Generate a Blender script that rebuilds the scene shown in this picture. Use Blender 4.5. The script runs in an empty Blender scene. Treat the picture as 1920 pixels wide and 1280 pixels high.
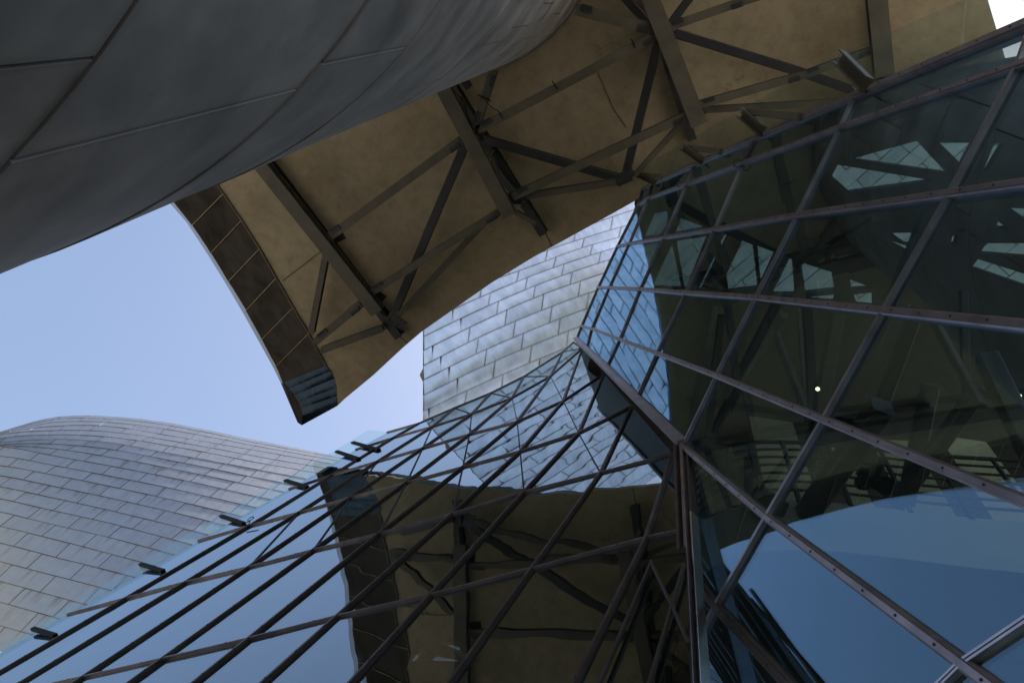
import bpy, bmesh, math, random
import numpy as np
from mathutils import Vector, Matrix
random.seed(7)
rng = np.random.default_rng(7)
SC = bpy.context.scene
COL = SC.collection

# ------------------------------------------------------------------ camera
F, CX, CY = 1440.0, 960.0, 640.0          # focal length and centre in photo pixels (27 mm lens)
ZEN = (1230.0, 5.0)                       # where verticals converge in the photograph
zc = np.array([ZEN[0]-CX, -(ZEN[1]-CY), F]); zc /= np.linalg.norm(zc)
fw = np.array([0, 0, 1.0]); hh = fw-zc*(fw@zc); hh /= np.linalg.norm(hh)
rt = np.cross(hh, zc); rt = -rt if rt[0] < 0 else rt
M = np.stack([rt, hh, zc])                # camera (right, up, forward) -> world
cam_d = bpy.data.cameras.new('camera'); cam = bpy.data.objects.new('camera', cam_d); COL.objects.link(cam)
cam_d.sensor_width = 36; cam_d.lens = 36*F/1920; cam_d.clip_start = 0.05; cam_d.clip_end = 3000
r_, u_, f_ = M[:, 0], M[:, 1], M[:, 2]
cam.matrix_world = Matrix(((r_[0], u_[0], -f_[0], 0), (r_[1], u_[1], -f_[1], 0), (r_[2], u_[2], -f_[2], 0), (0, 0, 0, 1)))
SC.camera = cam
SC.render.resolution_x, SC.render.resolution_y = 1024, 682
GROUND = -1.6

# ------------------------------------------------------------------ sky and sun
SUN = Vector((0.30, 0.14, 0.94)).normalized()
w = bpy.data.worlds.new('World'); SC.world = w; w.use_nodes = True
nt = w.node_tree; bg = nt.nodes['Background']
sky = nt.nodes.new('ShaderNodeTexSky'); sky.sky_type = 'NISHITA'; sky.sun_disc = False
sky.sun_elevation = math.asin(SUN.z); sky.sun_rotation = math.atan2(SUN.x, SUN.y)
sky.air_density = 1.3; sky.dust_density = 1.2; sky.ozone_density = 1.6; sky.altitude = 20
tint = nt.nodes.new('ShaderNodeMix'); tint.data_type = 'RGBA'; tint.blend_type = 'MULTIPLY'; tint.inputs[0].default_value = 1
tint.inputs[7].default_value = (1.13, 1.03, .97, 1)          # slightly hazier, paler air
nt.links.new(sky.outputs[0], tint.inputs[6]); nt.links.new(tint.outputs[2], bg.inputs[0]); bg.inputs[1].default_value = 0.11
sd = bpy.data.lights.new('sun', 'SUN'); sun = bpy.data.objects.new('sun', sd); COL.objects.link(sun)
sd.energy = 3.0; sd.angle = math.radians(0.5); sd.color = (1, 0.94, 0.85)
sun.rotation_euler = SUN.to_track_quat('Z', 'Y').to_euler()
SC.view_settings.view_transform = 'Standard'; SC.view_settings.look = 'None'
SC.view_settings.exposure = 0.85; SC.view_settings.gamma = 1.0
SC.render.engine = 'CYCLES'
SC.cycles.max_bounces = 10; SC.cycles.transparent_max_bounces = 16; SC.cycles.glossy_bounces = 6
SC.cycles.caustics_reflective = False; SC.cycles.caustics_refractive = False

# ------------------------------------------------------------------ helpers: picture <-> place
def ray(x, y):
    d = np.array([x-CX, -(y-CY), F]); return M@(d/np.linalg.norm(d))
def onz(x, y, z):
    r = ray(x, y); return r*(z/r[2])
def onpl(x, y, n, d):
    r = ray(x, y); return r*(d/(n@r))
def unit(v):
    v = np.asarray(v, float); return v/np.linalg.norm(v)
def lerp(a, b, t): return a+(b-a)*t

# ------------------------------------------------------------------ helpers: objects
def empty(name, loc, label=None, cat=None, group=None):
    o = bpy.data.objects.new(name, None); COL.objects.link(o); o.location = Vector(loc)
    o.empty_display_size = 0.2
    if label: o['label'] = label
    if cat: o['category'] = cat
    if group: o['group'] = group
    return o
def mk(name, verts, faces, mat, parent=None, smooth=False, uvs=None, kind=None):
    me = bpy.data.meshes.new(name)
    off = np.zeros(3) if parent is None else ROOTLOC(parent)
    me.from_pydata([tuple(np.asarray(v, float)-off) for v in verts], [], [tuple(f) for f in faces])
    if uvs is not None:
        ul = me.uv_layers.new(name='UVMap')
        for lp in me.loops: ul.data[lp.index].uv = uvs[lp.vertex_index]
    me.materials.append(mat)
    if smooth:
        for p in me.polygons: p.use_smooth = True
    o = bpy.data.objects.new(name, me); COL.objects.link(o)
    if parent is not None: o.parent = parent
    if kind: o['kind'] = kind
    return o
def ROOTLOC(p):
    v = np.zeros(3)
    while p is not None:
        v = v+np.array(p.location); p = p.parent
    return v
def frame(p, q, up):
    d = unit(q-p); s = np.cross(d, up); s = unit(s); u = np.cross(s, d); return d, s, u
def extrude(prof, p, q, up):
    """closed 2-D profile (side, up) swept from p to q"""
    p, q = np.asarray(p, float), np.asarray(q, float)
    d, s, u = frame(p, q, np.asarray(up, float)); n = len(prof)
    v = [p+s*a+u*b for a, b in prof]+[q+s*a+u*b for a, b in prof]
    f = [(i, (i+1) % n, n+(i+1) % n, n+i) for i in range(n)]+[tuple(range(n))[::-1], tuple(range(n, 2*n))]
    return v, f
def rect(w, h, c=0.0):
    b = min(w, h)*0.12
    return [(-w/2+b, -h/2+c), (w/2-b, -h/2+c), (w/2, -h/2+b+c), (w/2, h/2-b+c), (w/2-b, h/2+c), (-w/2+b, h/2+c), (-w/2, h/2-b+c), (-w/2, -h/2+b+c)]
def ibeam(w, h, tf=0.03, tw=0.03):
    return [(-w/2, -h/2), (w/2, -h/2), (w/2, -h/2+tf), (tw/2, -h/2+tf), (tw/2, h/2-tf), (w/2, h/2-tf), (w/2, h/2), (-w/2, h/2), (-w/2, h/2-tf), (-tw/2, h/2-tf), (-tw/2, -h/2+tf), (-w/2, -h/2+tf)]
def bar(name, p, q, prof, up, mat, parent, label=None):
    v, f = extrude(prof, p, q, up)
    o = mk(name, v, f, mat, parent)
    if label: o['label'] = label
    return o
def merge(parts):
    V, Fc = [], []
    for v, f in parts:
        k = len(V); V += list(v); Fc += [tuple(i+k for i in ff) for ff in f]
    return V, Fc
def boxvf(c, ax, ay, az):
    c = np.asarray(c, float); v = [c+ax*i+ay*j+az*k for k in (-1, 1) for j in (-1, 1) for i in (-1, 1)]
    return v, [(0, 2, 3, 1), (4, 5, 7, 6), (0, 1, 5, 4), (2, 6, 7, 3), (0, 4, 6, 2), (1, 3, 7, 5)]
def slab(poly, nrm, t):
    """polygon thickened by t along nrm"""
    nrm = np.asarray(nrm, float); n = len(poly)
    v = [np.asarray(p, float) for p in poly]+[np.asarray(p, float)+nrm*t for p in poly]
    return v, [tuple(range(n)), tuple(range(n, 2*n))[::-1]]+[(i, n+i, n+(i+1) % n, (i+1) % n) for i in range(n)]
def sheet(name, fn, mat, parent, nx=4, ny=3, lap=0.012, skirt=0.03, pillow=0.0, tilt=0.0, view=None):
    """one metal sheet over fn(s, t); its lower edge stands proud over the sheet below"""
    P = [[np.asarray(fn(i/nx, j/ny), float) for i in range(nx+1)] for j in range(ny+1)]
    c = P[ny//2][nx//2]
    n = np.cross(P[0][nx]-P[0][0], P[ny][0]-P[0][0]); n = unit(n)
    vw = -c if view is None else view
    if n@vw < 0: n = -n
    a, b = random.uniform(-tilt, tilt), random.uniform(-tilt, tilt)
    V, uv = [], []
    for j in range(ny+1):
        for i in range(nx+1):
            s, t = i/nx, j/ny
            o = lap*(1-t)+pillow*math.sin(math.pi*s)*math.sin(math.pi*t)+a*(s-.5)+b*(t-.5)
            V.append(P[j][i]+n*o); uv.append((s, t))
    Fc = []
    for j in range(ny):
        for i in range(nx):
            q = j*(nx+1)+i; Fc.append((q, q+1, q+nx+2, q+nx+1))
    ring = [i for i in range(nx+1)]+[j*(nx+1)+nx for j in range(1, ny+1)]+[ny*(nx+1)+i for i in range(nx-1, -1, -1)]+[j*(nx+1) for j in range(ny-1, 0, -1)]
    k = len(V)
    m = len(ring)
    for r in ring: V.append(V[r]); uv.append(uv[r])
    for r in ring: V.append(V[r]-n*skirt); uv.append(uv[r])
    for i in range(m): Fc.append((k+i, k+m+i, k+m+(i+1) % m, k+(i+1) % m))
    # orient
    p0, p1, p2 = V[Fc[0][0]], V[Fc[0][1]], V[Fc[0][2]]
    if np.cross(p1-p0, p2-p0)@n < 0: Fc = [f[::-1] for f in Fc]
    o = mk(name, V, Fc, mat, parent, uvs=uv)
    for p in list(o.data.polygons)[:nx*ny]: p.use_smooth = True
    return o

# ------------------------------------------------------------------ materials
def newmat(name):
    m = bpy.data.materials.new(name); m.use_nodes = True
    return m, m.node_tree, m.node_tree.nodes, m.node_tree.links, m.node_tree.nodes['Principled BSDF']
def noise(N, L, scale, detail=4, rough=.55, coord='Object', stretch=None):
    tc = N.new('ShaderNodeTexCoord'); n = N.new('ShaderNodeTexNoise')
    n.inputs['Scale'].default_value = scale; n.inputs['Detail'].default_value = detail; n.inputs['Roughness'].default_value = rough
    if stretch:
        mp = N.new('ShaderNodeMapping'); mp.inputs['Scale'].default_value = stretch
        L.new(tc.outputs[coord], mp.inputs[0]); L.new(mp.outputs[0], n.inputs[0])
    else: L.new(tc.outputs[coord], n.inputs[0])
    return n
def ramp(N, L, src, stops):
    r = N.new('ShaderNodeValToRGB'); e = r.color_ramp.elements
    e[0].position, e[0].color = stops[0][0], (*stops[0][1], 1)
    e[1].position, e[1].color = stops[-1][0], (*stops[-1][1], 1)
    for p, c in stops[1:-1]:
        x = e.new(p); x.color = (*c, 1)
    L.new(src, r.inputs[0]); return r
def mathn(N, L, op, a, b=None):
    m = N.new('ShaderNodeMath'); m.operation = op
    for i, s in enumerate((a, b)):
        if s is None: continue
        if isinstance(s, (int, float)): m.inputs[i].default_value = s
        else: L.new(s, m.inputs[i])
    return m.outputs[0]
def mixc(N, L, fac, a, b, mode='MIX'):
    m = N.new('ShaderNodeMix'); m.data_type = 'RGBA'; m.blend_type = mode
    for i, s in ((0, fac), (6, a), (7, b)):
        if isinstance(s, (int, float)): m.inputs[i].default_value = s
        elif isinstance(s, tuple): m.inputs[i].default_value = (*s, 1)
        else: L.new(s, m.inputs[i])
    return m.outputs[2]
def simple(name, col, rough=.5, metal=0.0, var=.15, scale=6, bump=0.0, spec=.5):
    m, t, N, L, b = newmat(name)
    n = noise(N, L, scale)
    lo = tuple(c*(1-var) for c in col); hi = tuple(min(1, c*(1+var)) for c in col)
    r = ramp(N, L, n.outputs[0], [(.3, lo), (.7, hi)])
    L.new(r.outputs[0], b.inputs['Base Color'])
    b.inputs['Roughness'].default_value = rough; b.inputs['Metallic'].default_value = metal
    b.inputs['Specular IOR Level'].default_value = spec
    if bump:
        bp = N.new('ShaderNodeBump'); bp.inputs['Strength'].default_value = bump; bp.inputs['Distance'].default_value = .02
        n2 = noise(N, L, scale*6); L.new(n2.outputs[0], bp.inputs['Height']); L.new(bp.outputs[0], b.inputs['Normal'])
    return m
def metal_sheet(name, col, rough=.35, var=.10, stain=0.4, staincol=(.10, .075, .05), streak=False, wave=.15, wscale=2.0, edge=.12, f82=1.0, mott=1.0):
    """sheet metal: each sheet its own tone, brownish dirt along the laps, optional rust runs below the laps"""
    m, t, N, L, b = newmat(name)
    oi = N.new('ShaderNodeObjectInfo')
    lo = tuple(c*(1-var) for c in col); hi = tuple(c*(1+var) for c in col)
    base = ramp(N, L, oi.outputs['Random'], [(0, lo), (1, hi)]).outputs[0]
    n1 = noise(N, L, 1.6, 6, .6)
    r1 = ramp(N, L, n1.outputs[0], [(.35, (1-.18*mott,)*3), (.7, (1+.1*mott,)*3)])
    base = mixc(N, L, 1.0, base, r1.outputs[0], 'MULTIPLY')
    tc = N.new('ShaderNodeTexCoord'); sp = N.new('ShaderNodeSeparateXYZ'); L.new(tc.outputs['UV'], sp.inputs[0])
    # distance to nearest edge in uv
    eu = mathn(N, L, 'MINIMUM', sp.outputs[0], mathn(N, L, 'SUBTRACT', 1.0, sp.outputs[0]))
    ev = mathn(N, L, 'MINIMUM', sp.outputs[1], mathn(N, L, 'SUBTRACT', 1.0, sp.outputs[1]))
    ed = mathn(N, L, 'MINIMUM', mathn(N, L, 'MULTIPLY', eu, 2.2), ev)
    n2 = noise(N, L, 7.0, 5, .65)
    edn = mathn(N, L, 'ADD', ed, mathn(N, L, 'MULTIPLY', mathn(N, L, 'SUBTRACT', n2.outputs[0], .5), edge*1.5))
    em = ramp(N, L, edn, [(0.0, (1, 1, 1)), (edge, (0, 0, 0))])
    base = mixc(N, L, mathn(N, L, 'MULTIPLY', em.outputs[0], stain), base, staincol)
    if streak:
        mp = N.new('ShaderNodeMapping'); mp.inputs['Scale'].default_value = (9, .35, 1)
        va = N.new('ShaderNodeVectorMath'); va.operation = 'ADD'
        cb = N.new('ShaderNodeCombineXYZ'); L.new(mathn(N, L, 'MULTIPLY', oi.outputs['Random'], 50), cb.inputs[0]); L.new(mathn(N, L, 'MULTIPLY', oi.outputs['Random'], 91), cb.inputs[1])
        L.new(tc.outputs['UV'], mp.inputs[0]); L.new(mp.outputs[0], va.inputs[0]); L.new(cb.outputs[0], va.inputs[1])
        ns = N.new('ShaderNodeTexNoise'); ns.inputs['Scale'].default_value = 1.0; ns.inputs['Detail'].default_value = 3; L.new(va.outputs[0], ns.inputs[0])
        rs = ramp(N, L, ns.outputs[0], [(.52, (0, 0, 0)), (.72, (1, 1, 1))])
        fd = ramp(N, L, sp.outputs[1], [(.15, (.12, .12, .12)), (1.0, (1, 1, 1))])
        fac = mathn(N, L, 'MULTIPLY', mathn(N, L, 'MULTIPLY', rs.outputs[0], fd.outputs[0]), .75)
        base = mixc(N, L, fac, base, (.20, .155, .115))
    L.new(base, b.inputs['Base Color'])
    b.inputs['Metallic'].default_value = .95; b.inputs['Specular Tint'].default_value = (f82, f82, f82, 1)
    rr = N.new('ShaderNodeMapRange'); rr.inputs[3].default_value = rough*.8; rr.inputs[4].default_value = rough*1.3
    L.new(n1.outputs[0], rr.inputs[0]); L.new(rr.outputs[0], b.inputs['Roughness'])
    bp = N.new('ShaderNodeBump'); bp.inputs['Strength'].default_value = wave; bp.inputs['Distance'].default_value = .05
    n3 = noise(N, L, wscale, 2, .4); L.new(n3.outputs[0], bp.inputs['Height']); L.new(bp.outputs[0], b.inputs['Normal'])
    return m
def glass(name, f0=.2, tint=(.62, .68, .66), gl=(.72, .86, 1.0), wave=.02, wscale=1.2, f90=1.0):
    m, t, N, L, b = newmat(name)
    N.remove(b); out = N['Material Output']
    tr = N.new('ShaderNodeBsdfTransparent'); tr.inputs[0].default_value = (*tint, 1)
    g = N.new('ShaderNodeBsdfGlossy'); g.inputs['Color'].default_value = (*gl, 1); g.inputs['Roughness'].default_value = 0.004
    lw = N.new('ShaderNodeLayerWeight'); lw.inputs[0].default_value = .5
    p = mathn(N, L, 'POWER', lw.outputs['Facing'], 4.0)
    fac = mathn(N, L, 'ADD', mathn(N, L, 'MULTIPLY', p, f90-f0), f0)
    bp = N.new('ShaderNodeBump'); bp.inputs['Strength'].default_value = wave; bp.inputs['Distance'].default_value = .1
    n3 = noise(N, L, wscale, 1, .3); L.new(n3.outputs[0], bp.inputs['Height']); L.new(bp.outputs[0], g.inputs['Normal'])
    mx = N.new('ShaderNodeMixShader'); L.new(fac, mx.inputs[0]); L.new(tr.outputs[0], mx.inputs[1]); L.new(g.outputs[0], mx.inputs[2])
    L.new(mx.outputs[0], out.inputs[0]); return m
def emit(name, col, s):
    m, t, N, L, b = newmat(name)
    b.inputs['Base Color'].default_value = (*col, 1); b.inputs['Emission Color'].default_value = (*col, 1); b.inputs['Emission Strength'].default_value = s
    return m

MT = {}
MT['ground'] = simple('stone_paving', (.33, .305, .27), .8, var=.2, scale=.8)
def soffit_mat():
    m, t, N, L, b = newmat('soffit_plaster')
    n = noise(N, L, .55, 8, .65); n2 = noise(N, L, 3.5, 6, .7)
    r = ramp(N, L, n.outputs[0], [(.25, (.25, .198, .117)), (.5, (.37, .30, .182)), (.78, (.44, .364, .233))])
    r2 = ramp(N, L, n2.outputs[0], [(.28, (.74, .74, .74)), (.5, (.98, .98, .98)), (.7, (1.08, 1.08, 1.08))])
    c = mixc(N, L, 1.0, r.outputs[0], r2.outputs[0], 'MULTIPLY')
    # fine cracks
    v = N.new('ShaderNodeTexVoronoi'); v.feature = 'DISTANCE_TO_EDGE'; v.inputs['Scale'].default_value = .35
    n4 = noise(N, L, 1.2, 5, .6); tc = N.new('ShaderNodeTexCoord'); vm = N.new('ShaderNodeVectorMath'); vm.operation = 'ADD'
    L.new(tc.outputs['Object'], vm.inputs[0]); L.new(n4.outputs['Color'], vm.inputs[1]); L.new(vm.outputs[0], v.inputs['Vector'])
    r3 = ramp(N, L, v.outputs['Distance'], [(0, (1, 1, 1)), (.006, (0, 0, 0))])
    msk = ramp(N, L, noise(N, L, .4, 2).outputs[0], [(.5, (0, 0, 0)), (.62, (.5, .5, .5))])
    c = mixc(N, L, mathn(N, L, 'MULTIPLY', r3.outputs[0], msk.outputs[0]), c, (.09, .065, .04))
    L.new(c, b.inputs['Base Color']); b.inputs['Roughness'].default_value = .85
    bp = N.new('ShaderNodeBump'); bp.inputs['Strength'].default_value = .25; bp.inputs['Distance'].default_value = .02
    L.new(n2.outputs[0], bp.inputs['Height']); L.new(bp.outputs[0], b.inputs['Normal']); return m
MT['soffit'] = soffit_mat()
MT['steel'] = simple('olive_painted_steel', (.082, .071, .046), .55, var=.28, scale=2.5, bump=.05)
MT['darksteel'] = simple('dark_painted_steel', (.026, .026, .024), .5, var=.25, scale=2.5, bump=.05)
MT['fascia'] = metal_sheet('bronze_fascia_sheet', (.042, .036, .030), .38, f82=.4, mott=2.0, stain=.3, staincol=(.05, .03, .012), wave=.12, wscale=1.5)
MT['rib'] = metal_sheet('blued_zinc_sheet', (.040, .058, .080), .26, f82=.45, stain=.2, staincol=(.02, .02, .02), wave=.3, wscale=3)
MT['roof'] = simple('roof_membrane', (.25, .25, .25), .8)
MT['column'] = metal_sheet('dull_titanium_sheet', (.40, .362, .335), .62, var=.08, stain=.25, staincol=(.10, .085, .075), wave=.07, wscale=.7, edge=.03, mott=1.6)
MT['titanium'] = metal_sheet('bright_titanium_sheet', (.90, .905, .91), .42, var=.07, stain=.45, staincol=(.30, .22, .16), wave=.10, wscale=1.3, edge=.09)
MT['tower'] = metal_sheet('weathered_titanium_sheet', (.385, .395, .415), .46, mott=.5, var=.035, stain=.12, staincol=(.14, .11, .08), streak=True, wave=.05, wscale=.8, edge=.06)
MT['tealsheet'] = metal_sheet('titanium_sheet_behind_roof', (.50, .58, .60), .45, var=.10, stain=.25, wave=.1, edge=.05)
MT['backing'] = simple('dark_backing', (.045, .03, .022), .9)
MT['mullion'] = simple('bronze_mullion', (.27, .23, .235), .36, metal=.7, var=.25, scale=5, bump=.04)
MT['mulldark'] = simple('dark_bronze_mullion', (.085, .065, .055), .42, metal=.6, var=.25, scale=5)
MT['bright'] = simple('satin_transom', (.46, .43, .44), .30, metal=.85, var=.2, scale=6)
MT['screw'] = simple('screw_steel', (.07, .05, .045), .5, metal=.7)
MT['gasket'] = simple('black_gasket', (.012, .012, .013), .6)
MT['glassL'] = glass('coated_glass_left', .25, tint=(.34, .38, .36), gl=(.80, .93, 1.0), wave=.028, wscale=1.3)
MT['glassR'] = glass('coated_glass_right', .14, tint=(.60, .68, .66), gl=(.53, .79, 1.0), wave=.010, wscale=1.0)
MT['glassfin'] = glass('clear_edge_glass', .03, tint=(.90, .96, .95), gl=(.8, .95, 1.0), wave=.004, f90=.16)
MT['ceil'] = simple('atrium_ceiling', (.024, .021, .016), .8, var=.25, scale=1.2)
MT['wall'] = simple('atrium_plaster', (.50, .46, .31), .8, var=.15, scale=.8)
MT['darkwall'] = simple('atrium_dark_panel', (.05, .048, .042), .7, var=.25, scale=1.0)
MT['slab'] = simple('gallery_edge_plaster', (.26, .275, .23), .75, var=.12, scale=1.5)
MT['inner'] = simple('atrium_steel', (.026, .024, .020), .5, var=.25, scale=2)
MT['rail'] = simple('black_railing', (.012, .012, .014), .4, metal=.3)
MT['lamp'] = emit('lit_lamp', (1.0, .74, .42), 5)
MT['black'] = simple('black_housing', (.010, .010, .010), .7, spec=.1)

# ------------------------------------------------------------------ ground
g = mk('ground', [(-600, -600, GROUND), (600, -600, GROUND), (600, 600, GROUND), (-600, 600, GROUND)], [(0, 1, 2, 3)], MT['ground'])
g['kind'] = 'structure'

# ------------------------------------------------------------------ planes of the two glass walls
dD, dC = ray(860, 505), ray(-426, 4317)
nR = unit(np.cross(dD, dC)); nR = nR if nR@ray(1281, 836) > 0 else -nR
nR = unit(nR+np.array([0, .025, -.06])); dR = nR@(ray(1281, 836)*8.0)
nL = unit(np.array([0.670, 0.693, -0.268])); dL = 2.38
RP = lambda x, y: onpl(x, y, nR, dR)
LP = lambda x, y: onpl(x, y, nL, dL)
H = 18.0; S = H/15.2

# ================================================================== canopy
can = empty('entrance_canopy', (-4, 4, H), 'wide overhanging canopy with beige plaster soffit and exposed olive steel trusses', 'canopy')
inner = [(394, 333), (419, 363), (453, 413), (487, 466), (518, 521), (550, 576), (579, 625), (611, 685), (620, 695), (627.5, 709), (631.6, 726), (632, 742), (633, 758)]
edge = [(660, 736), (700, 703), (755, 652), (790, 622), (850, 580), (920, 531), (1000, 482), (1080, 438), (1140, 405), (1190, 377), (1300, 322), (1420, 270), (1580, 207), (1760, 146), (1888, 120)]
Pin = [onz(x, y, H) for x, y in inner]; Ped = [onz(x, y, H) for x, y in edge]
dfa = unit(Pin[0]-Pin[5]); far_in = Pin[0]+dfa*16
right_end = [onz(1852, 0, H), onz(1852, 0, H)+unit(onz(1852, 0, H)-onz(1888, 120, H))*13]
poly = [far_in]+Pin+Ped+right_end+[np.array([far_in[0]+3, -19.5, H])]
v, f = slab(poly, (0, 0, 1), .25)
mk('soffit', v, f, MT['soffit'], can)
# fine construction joints of the plaster: narrow recessed-look cover strips
def strip(px, wd, z, mat, name, th=.012):
    for a, b in zip(px[:-1], px[1:]):
        bar(name, onz(*a, z-th*.5-.002), onz(*b, z-th*.5-.002), [(-wd/2, -th/2), (wd/2, -th/2), (wd/2, th/2), (-wd/2, th/2)], (0, 0, 1), mat, can)
MT['joint'] = simple('joint_line', (.09, .07, .04), .8)
strip([(530, 526), (603, 470)], .018, H, MT['joint'], 'joint_strip')
strip([(1020, 432), (1035, 462)], .018, H, MT['joint'], 'joint_strip')
strip([(748, 630), (764, 643)], .018, H, MT['joint'], 'joint_strip')
strip([(1117, 128), (1150, 205), (1175, 240)], .014, H, MT['joint'], 'joint_strip')
# fascia
outer = [(323, 377), (360, 423), (395, 475), (428, 528), (461, 582), (491, 636), (517, 687), (530, 717.5)]
rim = [(308, 369), (350, 417), (390, 478), (424, 533), (457, 589), (487, 643), (513, 690), (527, 719)]
ZO, ZR = H+.85*S, H+1.35*S
fi = [onz(x, y, H-.02) for x, y in [(394, 333)]+inner[1:8]]
fi[0] = onz(388, 322, H-.02)
fo = [onz(x, y, ZO) for x, y in outer]; fr = [onz(x, y, ZR) for x, y in rim]
for k in range(9):
    fi.insert(0, fi[0]+(fi[0]-fi[1])*(1.0 if k else .95)); fo.insert(0, fo[0]+unit(fo[0]-fo[1])*np.linalg.norm(fi[0]-fi[1])); fr.insert(0, fr[0]+unit(fr[0]-fr[1])*np.linalg.norm(fi[0]-fi[1]))
for k in range(len(fi)-1):
    a, b, c, d = fi[k], fi[k+1], fo[k+1], fo[k]
    g_ = .008
    fn = lambda s, t, a=a, b=b, c=c, d=d: lerp(lerp(a, b, lerp(g_, 1-g_, s)), lerp(d, c, lerp(g_, 1-g_, s)), lerp(.0, 1.0, t))
    sheet('fascia_panel', fn, MT['fascia'], can, 4, 3, lap=.0, skirt=.03, pillow=.012, tilt=.012)
    if k: bar('fascia_joint', a+np.array([0, 0, -.02]), d+np.array([0, 0, -.02]), rect(.015, .02), (0, 0, 1), MT['soffit'], can)
    v, f = slab([fo[k], fo[k+1], fr[k+1], fr[k]], unit(fi[k]-fo[k]+np.array([0, 0, .3])), .02)
    mk('rim_strip', v, f, MT['tower'], can)
# warm timber-like trim between fascia and soffit
for k in range(6, len(fi)-1):
    bar('soffit_trim', fi[k]+np.array([0, 0, -.012]), fi[k+1]+np.array([0, 0, -.012]), rect(.04, .03), (0, 0, 1), MT['steel'], can)
# curled nose of standing-seam ribs
ni = [(611.6, 684.7), (620, 695), (627.5, 709), (631.6, 726), (632, 742), (631, 760)]
no = [(530, 717.5), (541, 728), (550.6, 741), (560, 753), (563.8, 765), (566.6, 778.4)]
zi = [0, 0, .02, .06, .12, .22]; zo = [.85, .84, .84, .86, .9, .96]
NI = [onz(x, y, H-.02+z*S) for (x, y), z in zip(ni, zi)]; NO = [onz(x, y, H+z*S) for (x, y), z in zip(no, zo)]
for k in range(5):
    a, b, c, d = NI[k], NI[k+1], NO[k+1], NO[k]
    fn = lambda s, t, a=a, b=b, c=c, d=d: lerp(lerp(a, b, s), lerp(d, c, s), t)
    sheet('nose_rib', fn, MT['rib'], can, 6, 4, lap=0, skirt=.02, pillow=.028, tilt=.02)
tip = onz(566, 797, H+1.35*S)
fn = lambda s, t: lerp(lerp(NI[5], NO[5], s), lerp(onz(632, 761, H+.5*S), tip, s), t)
sheet('nose_cap', fn, MT['rib'], can, 3, 2, lap=0, skirt=.015)
side = [NO[0], NO[1], NO[2], NO[3], NO[4], NO[5], tip, onz(558, 792, H+1.5*S), onz(527, 719, ZR)]
v, f = slab(side, (0.3, 0.2, .2), .02); mk('nose_side', v, f, MT['fascia'], can)
# roof deck closing the canopy above
deck = [p+np.array([0, 0, .02]) for p in fr]+[onz(558, 792, H+1.5*S), tip]+[p+np.array([0, 0, .9]) for p in Ped[1:]]+[p+np.array([0, 0, .9]) for p in right_end]+[np.array([far_in[0]+3, -19.5, H+1.2])]
n_ = len(deck); cen = np.mean(deck, axis=0)+np.array([0, 0, .4])
mk('roof_deck', list(deck)+[cen], [(i, (i+1) % n_, n_) for i in range(n_)], MT['roof'], can)
lows = [onz(632, 761, H+.5*S)]+[p+np.array([0, 0, .25]) for p in Ped]
mk('roof_edge', lows+[tip]+[p+np.array([0, 0, .9]) for p in Ped], [(i, i+1, len(lows)+i+1, len(lows)+i) for i in range(len(lows)-1)], MT['fascia'], can)

# added strip from canopy to atrium roof, blocking sun streaks through the gap
fl_t = Ped[9:]; fl_b = [p+np.array([0, 0, -.36]) for p in fl_t]
for a, b, c, d in zip(fl_t[:-1], fl_t[1:], fl_b[1:], fl_b[:-1]):
    v, f = slab([a, b, c, d], unit(np.array([.6, .4, 0])), .03); mk('sun_block_strip', v, f, MT['fascia'], can)
# ---- trusses under the soffit
ZB, ZT = H-1.15*S, H-.20
UP = (0, 0, 1)
def px2m(w_, p): return w_/F*np.linalg.norm(p)*.93
def member(name, a, b, wpx, z, h, mat, kind='I', z2=None):
    p, q = onz(*a, z), onz(*b, z if z2 is None else z2)
    w_ = px2m(wpx, (p+q)/2)
    prof = ibeam(w_, h, .025, .03) if kind == 'I' else rect(w_, h)
    return bar(name, p, q, prof, UP, mat, can)
def ext(a, b, t): return (a[0]+(b[0]-a[0])*t, a[1]+(b[1]-a[1])*t)
G = [((492, 310), (709, 584)), ((834, 169), (956, 403)), ((1221, 0), (1311, 233)), ((1643, 0), (1657, 142))]
GT = [((560, 380), (750, 630)), ((800, 82), (1020, 438)), ((1195, -60), (1298, 262)), ((1648, -40), (1664, 150))]
GW = [27, 28, 31, 31]
for i, ((a, b), (c, d)) in enumerate(zip(G, GT)):
    member('girder_chord', ext(b, a, 1.9), b, GW[i], ZB, .22, MT['steel'], 'I')
    member('girder_top_chord', ext(d, c, 1.5), d, 17, ZT, .26, MT['darksteel'], 'I')
    # web posts and diagonals of the girder
    for t in (.08, .42, .75):
        p = onz(*ext(b, a, t), ZB+.1); q = onz(*ext(d, c, t*.8+.1), ZT-.1)
        bar('girder_post', p, q, rect(.10, .10), (1, 0, 0), MT['steel'], can)
        q2 = onz(*ext(d, c, t*.8+.38), ZT-.1)
        bar('girder_diagonal', p, q2, rect(.09, .09), (1, 0, 0), MT['darksteel'], can)
light = [((615, 446), (866, 262), 17), ((896, 243), (1232, 66), 17), ((1254, 51), (1400, 0), 15), ((1400, 0), (1660, -80), 15), ((1080, 18), (1226, 55), 20),
         ((926, 132), (892, 240), 15), ((678, 568), (592, 640), 15), ((694, 549), (936, 398), 14), ((962, 368), (1288, 216), 16),
         ((1312, 196), (1508, 140), 14), ((1508, 140), (1640, 92), 13), ((630, 130), (840, 20), 15)]
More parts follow.
